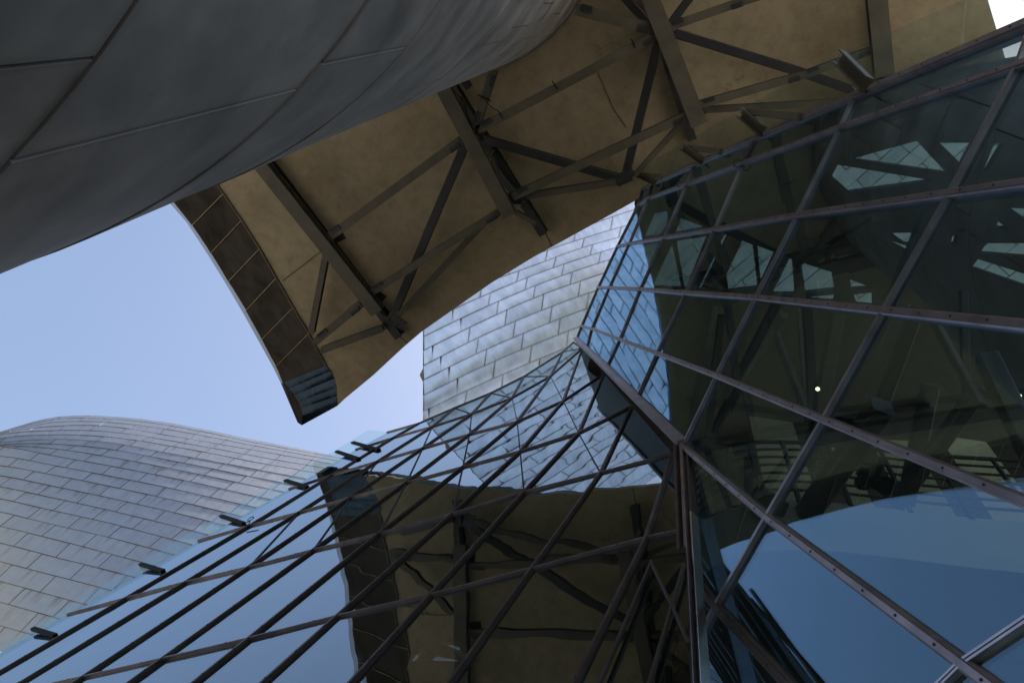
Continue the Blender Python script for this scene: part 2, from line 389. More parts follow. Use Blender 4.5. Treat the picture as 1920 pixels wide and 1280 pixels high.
for a, b, w_ in light:
    pu = member('purlin', a, b, w_, ZB+.12, .20, MT['steel'])
    for e0, e1 in ((a, b), (b, a)):                       # bolted end plates under the flange
        L0 = math.hypot(e1[0]-e0[0], e1[1]-e0[1]); q0, q1 = onz(*ext(e0, e1, 9/L0), ZB+.008), onz(*ext(e0, e1, 30/L0), ZB+.008)
        d, s_, u = frame(q0, q1, np.array([0, 0, 1.0])); L_ = np.linalg.norm(q1-q0)/2; wm = px2m(w_, q0)*.5
        mk('end_plate', *boxvf((q0+q1)/2+s_*wm*.55, d*L_, s_*wm*.62, u*.010), MT['darksteel'], pu)
        mk('bolt_row', *merge([boxvf((q0+q1)/2+d*L_*t+s_*wm*.85-u*.024, d*.020, s_*.020, u*.014) for t in (-.75, -.25, .25, .75)]), MT['darksteel'], pu, kind='stuff')
low2 = [((719, 614), (603, 656), 13, ZT-.25), ((612, 478), (584, 624), 12, ZT-.2), ((739, 600), (911, 414), 12, ZT-.35), ((986, 367), (1155, 341), 13, ZB+.35),
        ((1192, 326), (1288, 221), 10, ZB+.35), ((1316, 206), (1640, 188), 12, ZB+.35), ((967, 397), (1006, 418), 8, ZB+.2), ((1155, 343), (1188, 322), 12, ZB+.4)]
for a, b, w_, z in low2: member('tie_beam', a, b, w_, z, .16, MT['steel'])
dark = [((872, 272), (735, 597), 17), ((898, 258), (1158, 334), 17), ((1236, 74), (1172, 333), 17), ((1264, 62), (1500, 135), 17), ((1500, 135), (1600, 170), 16),
        ((918, 304), (990, 394), 13), ((880, 165), (842, 110), 14), ((1230, 60), (1110, -70), 15), ((1250, 55), (1350, -80), 15)]
for a, b, w_ in dark: member('brace', a, b, w_, ZT-.22, .16, MT['darksteel'], 'box')
# gusset plates with bolts at the nodes
for (x, y), (ex, ey) in [((872, 268), (900, 255)), ((1230, 68), (1258, 58)), ((618, 450), (640, 440)), ((700, 548), (716, 560)), ((950, 372), (975, 372)), ((1292, 218), (1314, 206)), ((1160, 338), (1178, 330)), ((740, 600), (756, 610)), ((888, 242), (905, 235))]:
    p, q = onz(x, y, ZB+.28), onz(ex, ey, ZB+.28)
    c = (p+q)/2; d, s, u = frame(p, q, np.array([0, 0, 1.0])); L_ = np.linalg.norm(q-p)/2+.06
    gp = mk('gusset_plate', *boxvf(c, d*L_, s*.13, u*.012), MT['darksteel'], can)
    bl = merge([boxvf(c+d*L_*i*.7+s*.085*j-u*.02, d*.016, s*.016, u*.012) for i in (-1, 0, 1) for j in (-1, 1)])
    mk('bolt_cluster', *bl, MT['darksteel'], gp, kind='stuff')
# thin service cable looping between purlins
def tube(pts, r, n=6):
    V, Fc = [], []
    pts = [np.asarray(p, float) for p in pts]
    for i, p in enumerate(pts):
        d = unit(pts[min(i+1, len(pts)-1)]-pts[max(i-1, 0)]); a = np.array([0, 0, 1.0]) if abs(d[2]) < .9 else np.array([1.0, 0, 0])
        s = unit(np.cross(d, a)); u = np.cross(s, d)
        V += [p+(s*math.cos(k*2*math.pi/n)+u*math.sin(k*2*math.pi/n))*r for k in range(n)]
    for i in range(len(pts)-1):
        Fc += [(i*n+k, i*n+(k+1) % n, (i+1)*n+(k+1) % n, (i+1)*n+k) for k in range(n)]
    return V, Fc+[tuple(range(n))[::-1], tuple(range(len(V)-n, len(V)))]
mk('cable', *tube([onz(x, y, ZB-.02) for x, y in [(910, 187), (918, 198), (926, 205), (935, 208)]], .008), MT['black'], can)
for a, b in [((934, 208), (943, 223)), ((1035, 152), (1046, 168)), ((1184, 73), (1191, 90)), ((896, 178), (921, 190))]:
    mk('cable_clip', *tube([onz(*a, ZB-.01), onz(*b, ZB-.01)], .012), MT['black'], can)

# ================================================================== canopy column
cc_ = np.array([-3.8416, .0210])*S; RC = 2.5793*S
colm = empty('canopy_column', (cc_[0], cc_[1], GROUND), 'huge round column clad in dull grey lapped metal sheets, rising to the canopy soffit', 'column')
def colp(th, z, r=RC): return np.array([cc_[0]+r*math.cos(th), cc_[1]+r*math.sin(th), z])
nseg = 72
v = [colp(2*math.pi*i/nseg, z, RC-.045) for z in (GROUND, H+.1) for i in range(nseg)]
mk('core', v, [(i, (i+1) % nseg, nseg+(i+1) % nseg, nseg+i) for i in range(nseg)], MT['backing'], colm)
rings = [GROUND+.03]+[z*S for z in (0.35, 2.09, 3.94, 5.35, 6.73, 8.05, 9.38, 10.55, 11.6, 12.55, 13.4, 14.2, 15.05)]
joints = {1: 14.4, 2: 21.5, 3: 52, 4: 5, 5: 31, 6: -4, 7: 18, 8: 11, 9: 24, 10: 15, 11: 8, 12: 26}
def zr(k, deg):
    z = rings[k]; return z-(.022*S*(deg-10) if 0 < k < len(rings)-1 else 0)*min(1, (H-z)/6/S)
for k in range(len(rings)-1):
    wd = 34.0 if k < 6 else (26.0 if k < 8 else 18.0)
    st = joints.get(k, 10)-wd*5
    for j in range(int(280/wd)+1):
        a0, a1 = st+wd*j, st+wd*(j+1)
        if a1 < -120 or a0 > 150: continue
        ga = .16
        fn = lambda s, t, a0=a0, a1=a1, k=k: colp(math.radians(lerp(a0+ga, a1-ga, s)), lerp(zr(k, lerp(a0, a1, s))+.004, zr(k+1, lerp(a0, a1, s))-.004, t))
        cmid = fn(.5, .5); nv = np.array([cmid[0]-cc_[0], cmid[1]-cc_[1], 0])
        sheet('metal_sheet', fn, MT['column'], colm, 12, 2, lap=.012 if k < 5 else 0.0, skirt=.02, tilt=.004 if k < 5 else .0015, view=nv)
v = [colp(2*math.pi*i/nseg, z, r) for z, r in ((15.06*S, RC+.03), (H-.01, RC+.03), (H-.01, RC-.1), (15.06*S, RC-.1)) for i in range(nseg)]
mk('top_collar', v, [(r*nseg+i, r*nseg+(i+1) % nseg, ((r+1) % 4)*nseg+(i+1) % nseg, ((r+1) % 4)*nseg+i) for r in range(4) for i in range(nseg)], MT['mullion'], colm)

# ================================================================== distant shingled tower, lower left
xs = [-110, 0, 100, 200, 320, 490, 640, 760]
ks = list(range(-8, 15))
T0 = [809, 811, 812.5, 813.8, 815, 822, 830, 834, 836, 838, 855, 872, 891, 912, 934, 959, 986, 1017, 1052, 1089, 1128, 1172, 1220]
T1 = [782, 787, 792, 799, 807, 815, 823.5, 832, 841, 854, 872, 890, 911, 933, 957, 983, 1010, 1043, 1078, 1116, 1156, 1200, 1248]
T2 = [780, 785, 791.5, 799, 809, 818.5, 829, 841, 855.5, 872, 891, 910, 932, 955, 979, 1006, 1036, 1068, 1104, 1143, 1185, 1230, 1280]
T3 = [793, 798, 806, 817, 826, 836, 850, 863, 878, 895, 915, 936, 959, 984, 1010, 1038, 1068, 1100, 1135, 1173, 1214, 1258, 1306]
T4 = [827, 832, 838, 846, 857, 868, 881.5, 897, 913, 932, 953, 976, 1001, 1028, 1056, 1086, 1118, 1152, 1188, 1227, 1269, 1314, 1362]
T5 = [856, 859, 865, 873, 883, 895, 910, 926, 944, 964, 986, 1010, 1036, 1064, 1093, 1124, 1157, 1192, 1229, 1269, 1312, 1358, 1407]
TA = [845, 846, 847, 848, 849, 851, 854, 855, 856, 857, 860, 867, 879, 896, 915, 938, 963, 991, 1024, 1059, 1096, 1138, 1184]
TB = [879, 882, 888, 896, 906, 918, 933, 950, 969, 990, 1013, 1038, 1065, 1094, 1124, 1156, 1190, 1226, 1264, 1305, 1349, 1396, 1446]
TAB = np.array([TA, T0, T1, T2, T3, T4, T5, TB])
def crom(xq, X, Y):
    i = int(np.clip(np.searchsorted(X, xq)-1, 0, len(X)-2)); h_ = X[i+1]-X[i]; t = (xq-X[i])/h_
    m0 = (Y[i+1]-Y[i-1])/(X[i+1]-X[i-1]) if i > 0 else (Y[i+1]-Y[i])/h_
    m1 = (Y[i+2]-Y[i])/(X[i+2]-X[i]) if i < len(X)-2 else (Y[i+1]-Y[i])/h_
    return (2*t**3-3*t**2+1)*Y[i]+(t**3-2*t**2+t)*h_*m0+(-2*t**3+3*t**2)*Y[i+1]+(t**3-t**2)*h_*m1
def tow_y(x, k):
    k = min(max(k, -8), 14); i = int(math.floor(k+8)); i = min(i, 21); t = k+8-i
    return lerp(crom(x, xs, TAB[:, i]), crom(x, xs, TAB[:, i+1]), t)
def tow(x, k, extra=0):
    r = ray(x, tow_y(x, k))
    Rh = 54+.12*(8-k)+(.42*(-2-k)**1.7 if k < -2 else 0)+((x-380)/330.)**2*2.4+extra
    return r*(Rh/math.hypot(r[0], r[1]))
tower = empty('distant_tower', tow(200, 14), 'curving grey titanium-shingled tower with rusty run marks, beyond the glass wall edge', 'tower')
glass_edge = lambda x: 1245-(x/640.0)*392 if x < 640 else 853-(x-640)*.55
cnt = 0
for k in range(-7, 15):
    w0 = 66+1.6*(k-1); x0 = 26+29.5*(k-1); dx = 17+1.3*(k-1)
    j0 = int(math.floor((-100-x0)/w0))
    for j in range(j0, j0+20):
        xa, xb = x0+j*w0, x0+(j+1)*w0
        if xb < -70 or xa > 730: continue
        if tow_y(min(max(xa, -100), 740), k-1) > glass_edge(xa)+30 or tow_y(min(max(xa, -100), 740), k-1) > 1300: continue
        gp = .5
        fn = lambda s, t, xa=xa, xb=xb, k=k: tow(min(max(lerp(xa+gp, xb-gp, s)+dx*t, -108), 758), k-lerp(.0, .992, t))
        sheet('metal_panel', fn, MT['tower'], tower, 4, 2, lap=.05, skirt=.10, tilt=.03); cnt += 1
print('tower panels', cnt)
bx = [-108+i*24 for i in range(37)]; bk = [-8+i*.5 for i in range(45)]
v = [tow(min(x, 758), k, .2) for k in bk for x in bx]; nb = len(bx)
mk('backing_skin', v, [(j*nb+i, j*nb+i+1, (j+1)*nb+i+1, (j+1)*nb+i) for j in range(len(bk)-1) for i in range(nb-1)], MT['backing'], tower)
# rear of the tower so that it is a closed body
top = [tow(min(x, 758), -8, .1) for x in bx]; 
v = top+[p*1.25+np.array([0, 0, -3]) for p in top]
mk('rear_skin', v, [(i, i+1, nb+i+1, nb+i) for i in range(nb-1)], MT['backing'], tower)

# ================================================================== centre tower of bright shingles
a_, b_ = LP(785, 793), LP(1075, 640)
upt = unit(np.array([-.08, -.22, 1.0]))
nT = unit(np.cross(b_-a_, upt)); nT = nT if nT@ray(950, 650) > 0 else -nT
dT = nT@(a_+nT*.12)
CXs = [740, 797, 900, 1000, 1090, 1180, 1290]
CK = list(range(-9, 7))
CT = {-9: [440, 430, 402, 372, 340, 310, 275], -8: [466, 455, 424, 392, 361, 331, 296], -7: [494, 481, 446, 412, 382, 352, 318], -6: [523, 507, 468, 434, 404, 374, 342], -5: [549, 531, 490, 457, 427, 396, 366], -4: [576, 556, 512, 478, 448, 421, 391],
      -3: [603, 580, 534, 486+12, 465, 440, 412], -2: [630, 604, 557, 516, 484, 457, 430], -1: [657, 629, 580, 537, 504, 476, 449], 0: [684, 655, 604, 559, 526, 497, 470],
      1: [711, 683, 631, 588, 554, 525, 498], 2: [738, 710, 660, 617, 582, 553, 526], 3: [767, 739, 689, 646, 611, 582, 555], 4: [797, 769, 720, 677, 641, 612, 585], 5: [828, 800, 751, 708, 672, 643, 616], 6: [860, 832, 783, 740, 704, 675, 648]}
CTAB = np.array([[CT[k][i] for k in CK] for i in range(len(CXs))], float)
def ct_y(x, k):
    if x > 1290: return ct_y(1290, k)-.34*(x-1290)
    if k < -9: return ct_y(x, -9)+(k+9)*21
    k = min(k, 6); i = min(int(math.floor(k+9)), 14); t = k+9-i
    return lerp(crom(x, CXs, CTAB[:, i]), crom(x, CXs, CTAB[:, i+1]), t)
def ctw(x, k, extra=0.0):
    p = onpl(x, ct_y(x, k), nT, dT)
    e = .05*max(0, k-2.0)**2+.0009*max(0, 850-x)**1.35*.25
    L_ = np.linalg.norm(p); return p*((L_+e+extra)/L_)
ctow = empty('shingled_tower', ctw(950, 4), 'bright silvery shingled tower between the canopy edge and the two glass walls', 'tower')
for k in range(-12, 7):
    wd = 69.0; x0 = 879+15.5*(k-1)
    for j in range(-14, 20):
        xa, xb = x0+j*wd, x0+(j+1)*wd
        if xb < 796 or xa > 1400: continue
        xa = max(xa, 794)
        if xb-xa < 6: continue
        if ct_y(xb, k) < 330 and False: continue
        yy = ct_y((xa+xb)/2, k-1)
        if yy > 815-(xa-740)*.45: continue
        gp = .4
        fn = lambda s, t, xa=xa, xb=xb, k=k: ctw(lerp(xa+gp, xb-gp, s)+5*(t-.5)*(1 if xa > 795 else 0), k-lerp(.0, .985, t))
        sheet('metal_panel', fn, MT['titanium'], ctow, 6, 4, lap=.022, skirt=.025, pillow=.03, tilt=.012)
bx = [793+i*24 for i in range(29)]; bk = [-13+i*.5 for i in range(39)]; nb = len(bx)
v = [ctw(x, k, .04) for k in bk for x in bx]
mk('backing_skin', v, [(j*nb+i, j*nb+i+1, (j+1)*nb+i+1, (j+1)*nb+i) for j in range(len(bk)-1) for i in range(nb-1)], simple('brown_backing', (.22, .16, .12), .8), ctow)
ed = [ctw(794, k, -.01) for k in bk]; ba = [p+unit(p)*3+unit(b_-a_)*2.5 for p in ed]
mk('side_skin', ed+ba, [(i, i+1, len(ed)+i+1, len(ed)+i) for i in range(len(ed)-1)], MT['titanium'], ctow)
# sunlit glint on the left edge, painted as a small ochre triangle
q0 = ctw(794, 1.15); q1 = ctw(794, 2.15); q2 = ctw(794, 1.65)+(onpl(787, 697, nT, dT)-onpl(794, 697, nT, dT))
v, f = slab([q0, q1, q2], unit(np.array([.5, .8, 0])), .06); mk('sun_glint_patch', v, f, simple('ochre_sun_glint', (.55, .36, .16), .6), ctow)

# ================================================================== right glass wall
rw = empty('glass_wall', RP(1438, 969)*1.0, 'tall dark glass curtain wall on the right with purple-bronze mullions', 'glass wall')
Dn = {  # each near-vertical mullion: its nodes on the cross lines C0..C5
 6: [(1204, 355), (1222, 345), (1301, 309), (1417, 259), (1603, 180), (1938, 40)],
 5: [(1196, 384), (1215, 371), (1287, 345), (1391, 307), (1575, 240), (1909, 124)],
 4: [(1157, 462), (1179, 457), (1245, 445), (1340, 430), (1495, 404), (1781, 364)],
 3: [(1121, 539), (1142, 539), (1200, 542), (1286, 549), (1417, 558), (1657, 583)],
 2: [(1090, 611), (1109, 616), (1162, 636), (1232, 662), (1344, 704), (1545, 786)],
 1: [(1080, 637), (1100, 652), (1139, 685), (1195, 745), (1281, 836), (1438, 969)],
 0: [None, None, None, None, None, (1342, 1136)]}
N3 = {k: [RP(*p) if p else None for p in v] for k, v in Dn.items()}
for k in (6, 5, 4, 3, 2):
    step = N3[k][5]-N3[k][4]; N3[k] += [N3[k][5]+step*1.02, N3[k][5]+step*2.04]
N3[1] += [RP(1807, 1244)]; N3[1] += [N3[1][6]+(N3[1][6]-N3[1][5])]
p0 = RP(1342, 1136); s0 = RP(1477, 1280)-p0; N3[0] += [p0+unit(s0)*2.1, p0+unit(s0)*4.2]
nO = -nR  # outward
def jig(k, c):
    rr = np.random.default_rng(k*31+c*7); return nO*rr.uniform(-.006, .006)
def screws(p, q, side, up, spacing, r=.011, off=0.0):
    L_ = np.linalg.norm(q-p); n_ = max(1, int(L_/spacing)); d = unit(q-p)
    parts = []
    for i in range(n_):
        c = p+d*((i+.5)*L_/n_)+side*off+up
        parts.append(([c+(side*math.cos(t)+d*math.sin(t))*r for t in [j*math.pi/3 for j in range(6)]]+[c+(side*math.cos(t)+d*math.sin(t))*r*.8+unit(up)*.006 for t in [j*math.pi/3 for j in range(6)]],
                      [(6, 7, 8, 9, 10, 11)]+[(j, (j+1) % 6, 6+(j+1) % 6, 6+j) for j in range(6)]))
    return merge(parts)
def cap_prof(w, h):  # pressure cap with a raised middle bead
    return [(-w/2, -.018), (w/2, -.018), (w/2, h*.45), (w*.30, h*.6), (w*.26, h), (-w*.26, h), (-w*.30, h*.6), (-w/2, h*.45)]
# mullions along D lines
for k in (6, 5, 4, 3, 2, 1):
    pts = [p for p in N3[k] if p is not None]
    wd = .085 if k == 6 else (.060 if k > 1 else .062)
    for a, b in zip(pts[:-1], pts[1:]):
        if np.linalg.norm(b-a) < .05: continue
        o = bar('mullion', a, b, cap_prof(wd, .034), nO, MT['mullion'], rw)
        d, s, u = frame(a, b, nO)
        mk('screw_row', *screws(a, b, s, nO*.033, .30, .008), MT['screw'], o, kind='stuff')
        v, f = extrude([(x, y-.065) for x, y in rect(.035, .09)], a, b, nO); mk('mullion_back', v, f, MT['mulldark'], o)
for a, b in zip([N3[0][5]]+N3[0][6:7], N3[0][6:8]):
    o = bar('mullion', a, b, cap_prof(.075, .034), nO, MT['mulldark'], rw); d, s, u = frame(a, b, nO); mk('screw_row', *screws(a, b, s, nO*.033, .3), MT['screw'], o, kind='stuff')
o = bar('mullion', RP(1299, 1077), N3[0][5], cap_prof(.075, .034), nO, MT['mulldark'], rw)
# cross bars along C lines (double fillet)
for c in range(8):
    ksq = [6, 5, 4, 3, 2, 1]+([0] if c >= 5 else [])
    pts = [N3[k][c] for k in ksq]
    if c == 5: pts.append(RP(1306, 1204))
    if c >= 6: pts.append(pts[-1]+(pts[-1]-pts[-2])*1.0)
    for a, b in zip(pts[:-1], pts[1:]):
        wd = .031 if c else .05
        o = bar('transom', a, b, [(-wd/2, -.018), (wd/2, -.018), (wd/2, .02), (wd*.12, .02), (wd*.12, .008), (-wd*.12, .008), (-wd*.12, .02), (-wd/2, .02)], nO, MT['bright'] if c >= 4 else MT['mullion'], rw)
        v, f = extrude([(x, y-.034) for x, y in rect(.02, .03)], a, b, nO); mk('transom_back', v, f, MT['mulldark'], o)
# panes
def pane(pts, mat, par, th=.012):
    v, f = slab(pts, -nO*0 + (nR if par is rw else nL), th); return mk('pane', v, f, mat, par)
seq = [6, 5, 4, 3, 2, 1]
for i in range(len(seq)-1):
    for c in range(7):
        q = [N3[seq[i]][c]+jig(seq[i], c), N3[seq[i]][c+1]+jig(seq[i]+9, c), N3[seq[i+1]][c+1]+jig(seq[i+1]+5, c), N3[seq[i+1]][c]+jig(seq[i+1]+3, c)]
        pane([p-nO*.012 for p in q], MT['glassR'], rw)
for c in (5, 6):
    pane([p-nO*.012 for p in (N3[1][c], N3[1][c+1], N3[0][c+1], N3[0][c])], MT['glassR'], rw)
pane([p-nO*.012 for p in (N3[1][4], N3[1][5], N3[0][5], RP(1299, 1077))], MT['glassR'], rw)
ba_, bb_ = RP(1299, 1077), N3[0][5]; d6 = unit(N3[0][6]-N3[0][5])
pane([p-nO*.012 for p in (ba_, bb_, RP(1306, 1204))], MT['glassR'], rw)
low = RP(1306, 1204); lowr = N3[0][7]
pane([p-nO*.012 for p in (bb_, N3[0][6], RP(1560, 1500), RP(1310, 1500), low)], MT['glassR'], rw)
# outriggers and projecting clear glass fin along the free edge
finP = [(1196, 318), (1290, 262), (1394, 203), (1582, 99), (1810, -2), (1950, -62)]
edgeP = [(1204, 352), (1300, 306), (1417, 256), (1603, 178), (1800, 95), (1938, 38)]
oF = .10
FN = [onpl(x, y, nR, dR-oF) for x, y in finP]; EG = [onpl(x, y, nR, dR-.02) for x, y in edgeP]
for i in range(5):
    v, f = slab([EG[i]+(EG[i+1]-EG[i])*.01, EG[i+1], FN[i+1], FN[i]+(FN[i+1]-FN[i])*.01], nR, .012); mk('edge_pane', v, f, MT['glassfin'], rw)
def bracket(a, b, wpx, z=.06):
    p, q = onpl(*a, nR, dR-.16), onpl(*b, nR, dR-.05); w_ = px2m(wpx, p)
    prof = [(-w_/2, -.03), (w_/2, -.03), (w_/2, .05), (w_/2-.014, .05), (w_/2-.014, -.015), (-w_/2+.014, -.015), (-w_/2+.014, .05), (-w_/2, .05)]
    return bar('outrigger', p, q, prof, nO, MT['steel'], rw)
bracket((1574, 107), (1626, 160), 24); bracket((1390, 212), (1430, 246), 19); bracket((1281, 276), (1316, 301), 14); bracket((1190, 325), (1228, 342), 10)
for a, b, wp in [((1394, 209), (1500, 219), 11), ((1282, 276), (1352, 284), 9), ((1192, 328), (1240, 330), 7)]:
    p, q = onpl(*a, nR, dR-.13), onpl(*b, nR, dR-.05); bar('edge_arm', p, q, rect(px2m(wp, p), .05), nO, MT['steel'], rw)
for x, y in [(1390, 309), (1280, 347)]:
    p = RP(x, y); o = mk('sprinkler_clip', *tube([p+nO*.05+np.array([math.cos(t)*.05, math.sin(t)*.05, 0]) for t in np.linspace(0, 5.5, 10)], .008), MT['screw'], rw)

# ================================================================== left glass wall
lw = empty('glass_wall', LP(800, 1250), 'sloping mirror-like glass curtain wall on the lower left reflecting canopy and sky', 'glass wall')
LN = {  # horizontals A-3 .. A3 against mullions B-1 .. B8
 -2: {-1: (725, 810), 0: (785, 793), 1: (852, 764), 2: (920, 736), 3: (982, 705), 4: (1055, 659), 5: (1075, 641)},
 -1: {-1: (666, 842), 0: (737, 820), 1: (810, 799), 2: (884, 775), 3: (960, 745), 4: (1032, 705), 5: (1092, 652)},
 0: {-1: (541, 916), 0: (622, 890), 1: (707, 865), 2: (792, 840), 3: (880, 814), 4: (969, 789), 5: (1056, 751), 6: (1132, 700)},
 1: {-1: (371, 1013), 0: (467, 985), 1: (560, 960), 2: (657, 932), 3: (761, 904), 4: (867, 875), 5: (975, 846), 6: (1085, 811), 7: (1185, 761)},
 2: {-1: (126, 1151), 0: (235, 1121), 1: (347, 1091), 2: (465, 1063), 3: (586, 1031), 4: (710, 1000), 5: (847, 963), 6: (982, 922), 7: (1126, 886), 8: (1262, 850)},
 3: {1: (0, 1303), 2: (155, 1269), 3: (304, 1235), 4: (466, 1197), 5: (632, 1155), 6: (807, 1115), 7: (997, 1066), 8: (1212, 1008), 9: (1284, 992)}}
LQ = {a: {b: LP(*p) for b, p in r.items()} for a, r in LN.items()}
LQ[3][0] = LQ[2][0]+(LQ[2][0]-LQ[1][0])*1.0; LQ[3][-1] = LQ[2][-1]+(LQ[2][-1]-LQ[1][-1])*1.0
LQ[4] = {b: LQ[3][b]+(LQ[3][b]-LQ[2][b])*(1.15 if b < 8 else .9) for b in range(-1, 9)}
LQ[4][9] = LP(1297, 1420)
LQ[4][8] = LP(1010, 1420)
outL = -nL
# gentle facets: nudge the interior nodes of the upper part so that reflections break from pane to pane
for a in (-1, 0, 1):
    for b in LQ[a]:
        if 1 <= b <= 6 and not (a == -1 and b == 5) and not (a == 0 and b == 6):
            LQ[a][b] = LQ[a][b]+outL*np.random.default_rng(a*17+b+40).uniform(-.010, .014)*(1 if b > 2 else .4)
def lbar(name, a, b, prof, mat, scr=True, par=None, r=.010, sp=.42):
    o = bar(name, a, b, prof, outL, mat, lw)
    d, s, u = frame(a, b, outL)
    if scr: mk('screw_row', *screws(a, b, s, outL*(max(p[1] for p in prof)-.001), sp, r), MT['screw'], o, kind='stuff')
    return o
for a in sorted(LQ):
    bs = sorted(LQ[a])
    for b0, b1 in zip(bs[:-1], bs[1:]):
        if np.linalg.norm(LQ[a][b1]-LQ[a][b0]) < .03: continue
        lbar('transom', LQ[a][b0], LQ[a][b1], [(-.018, -.018), (.018, -.018), (.018, .012), (.007, .012), (.007, .018), (-.007, .018), (-.007, .012), (-.018, .012)], MT['mullion'], True, r=.008)
for b in range(0, 9):
    aa = [a for a in sorted(LQ) if b in LQ[a]]
    for a0, a1 in zip(aa[:-1], aa[1:]):
        o = lbar('mullion', LQ[a0][b], LQ[a1][b], cap_prof(.052, .022), MT['mulldark'], True, r=.010)
        v, f = extrude([(x, y-.055) for x, y in rect(.03, .05)], LQ[a0][b], LQ[a1][b], outL); mk('mullion_back', v, f, MT['mulldark'], o)
def lpane(q):
    v, f = slab([p-outL*.014 for p in q], nL, .012); return mk('pane', v, f, MT['glassL'], lw)
def tri_joint(a, b):
    bar('glass_joint', a, b, [(-.008, -.01), (.008, -.01), (.008, .002), (-.008, .002)], outL, MT['gasket'], lw)
for a in (-2, -1, 0, 1, 2, 3):
    for b in range(-1, 9):
        if not all(x in LQ[r] for r, x in ((a, b), (a, b+1), (a+1, b), (a+1, b+1))): continue
        q = [LQ[a][b], LQ[a][b+1], LQ[a+1][b+1], LQ[a+1][b]]
        if a <= 1 and b >= 1:
            lpane([q[0], q[1], q[2]]); lpane([q[0], q[2], q[3]]); tri_joint(q[0], q[2])
        else:
            rr = np.random.default_rng(a*13+b+100); lpane([p+outL*rr.uniform(-.005, .005) for p in q])
lpane([LQ[-1][5], LQ[0][6], LQ[0][5]]); lpane([LQ[0][6], LQ[1][7], LQ[1][6]]); lpane([LQ[1][7], LQ[2][8], LQ[2][7]]); lpane([LQ[2][8], LQ[3][9], LQ[3][8]])
# free edge: projecting clear strip on dark brackets
brk = [((62, 1178), (88, 1186)), ((264, 1057), (290, 1065)), ((415, 967), (441, 976)), ((535, 900), (560, 908)), ((631, 846), (656, 855)), ((661, 829), (694, 838))]
for a, b in brk:
    p, q = onpl(*a, nL, dL-.05), onpl(b[0]+16, b[1]+5, nL, dL-.008)
    bar('edge_bracket', p, q, rect(px2m(7.5, p), .05), outL, MT['black'], lw)
strip_o = [(-150, 1290), (62, 1174), (264, 1053), (415, 963), (535, 896), (629, 843), (690, 806)]
strip_i = [(-150, 1307), (92, 1170), (290, 1058), (440, 973), (555, 908), (654, 849), (725, 809)]
for k in range(6):
    p = [onpl(*strip_o[k], nL, dL-.03), onpl(*strip_o[k+1], nL, dL-.03), onpl(*strip_i[k+1], nL, dL-.02), onpl(*strip_i[k], nL, dL-.02)]
    v, f = slab(p, nL, .012); mk('edge_pane', v, f, MT['glassfin'], lw)
# loop of cable tie on the node
pk = LQ[1][0]
for sg in (1, -1):
    mk('wire_loop', *tube([pk+outL*.08+unit(LQ[1][1]-LQ[1][0])*(.03+.06*math.sin(t))+np.array([0, 0, 1.])*sg*(.01+.06*(1-math.cos(t))) for t in np.linspace(0, 6.1, 14)], .008), MT['black'], lw)
# ridge beam and corner post
wedge = [N3[1][0], N3[1][4], LP(1281, 836), LP(1082, 642)]
v, f = slab(wedge, unit(np.cross(wedge[1]-wedge[0], wedge[2]-wedge[0])), .02); mk('return_panel', v, f, MT['darksteel'], lw)
rp = [N3[1][0], N3[1][4]]
bis = unit(outL+nO)
bar('ridge_beam', rp[0]-nL*0+outL*.02, rp[1]+outL*.02, [(-.05, -.02), (.05, -.02), (.05, .05), (-.05, .05)], outL, MT['mullion'], lw)
post_b = np.array([rp[1][0], rp[1][1], GROUND])+np.array([-.05, -.02, 0])
for off, w_, m_ in ((0.0, .035, 'mullion'), (-.06, .03, 'mulldark'), (.06, .03, 'mulldark')):
    o3 = np.array([.78, -.62, 0])*off
    bar('corner_post', rp[1]+o3, post_b+o3, rect(w_, .09), (bis[0], bis[1], 0), MT[m_], lw)
bar('post_strip', rp[1]+np.array([.03, -.06, -1.2]), post_b+np.array([.03, -.06, 0]), rect(.014, .10), (bis[0], bis[1], 0), simple('bare_aluminium', (.75, .76, .78), .25, metal=1.0), lw)
# opening sashes beside the post
for a, b in [((1120, 1290), (1222, 1052)), ((1215, 1290), (1260, 1135)), ((1260, 1135), (1283, 1057)), ((1222, 1057), (1260, 1135)), ((1260, 1135), (1292, 1207))]:
    p, q = onpl(*a, nL, dL-.03), onpl(*b, nL, dL-.03)
    bar('sash_frame', p, q, rect(.022, .03), outL, MT['mulldark'], lw)
# ================================================================== atrium seen through the glass
ZC = H-.55
def fill_poly(name, loops, mat, parent=None, th=0.0, kind=None, cats=None):
    bm = bmesh.new(); es = []
    for lp in loops:
        vs = [bm.verts.new(Vector(p)) for p in lp]
        es += [bm.edges.new((vs[i], vs[(i+1) % len(vs)])) for i in range(len(vs))]
    bmesh.ops.triangle_fill(bm, use_beauty=True, use_dissolve=False, edges=es)
    if th:
        r = bmesh.ops.extrude_face_region(bm, geom=list(bm.faces))
        bmesh.ops.translate(bm, vec=Vector(th), verts=[e for e in r['geom'] if isinstance(e, bmesh.types.BMVert)])
    bmesh.ops.recalc_face_normals(bm, faces=bm.faces)
    me = bpy.data.meshes.new(name); bm.to_mesh(me); bm.free(); me.materials.append(mat)
    o = bpy.data.objects.new(name, me); COL.objects.link(o)
    if kind: o['kind'] = kind
    if parent: o.parent = parent
    return o
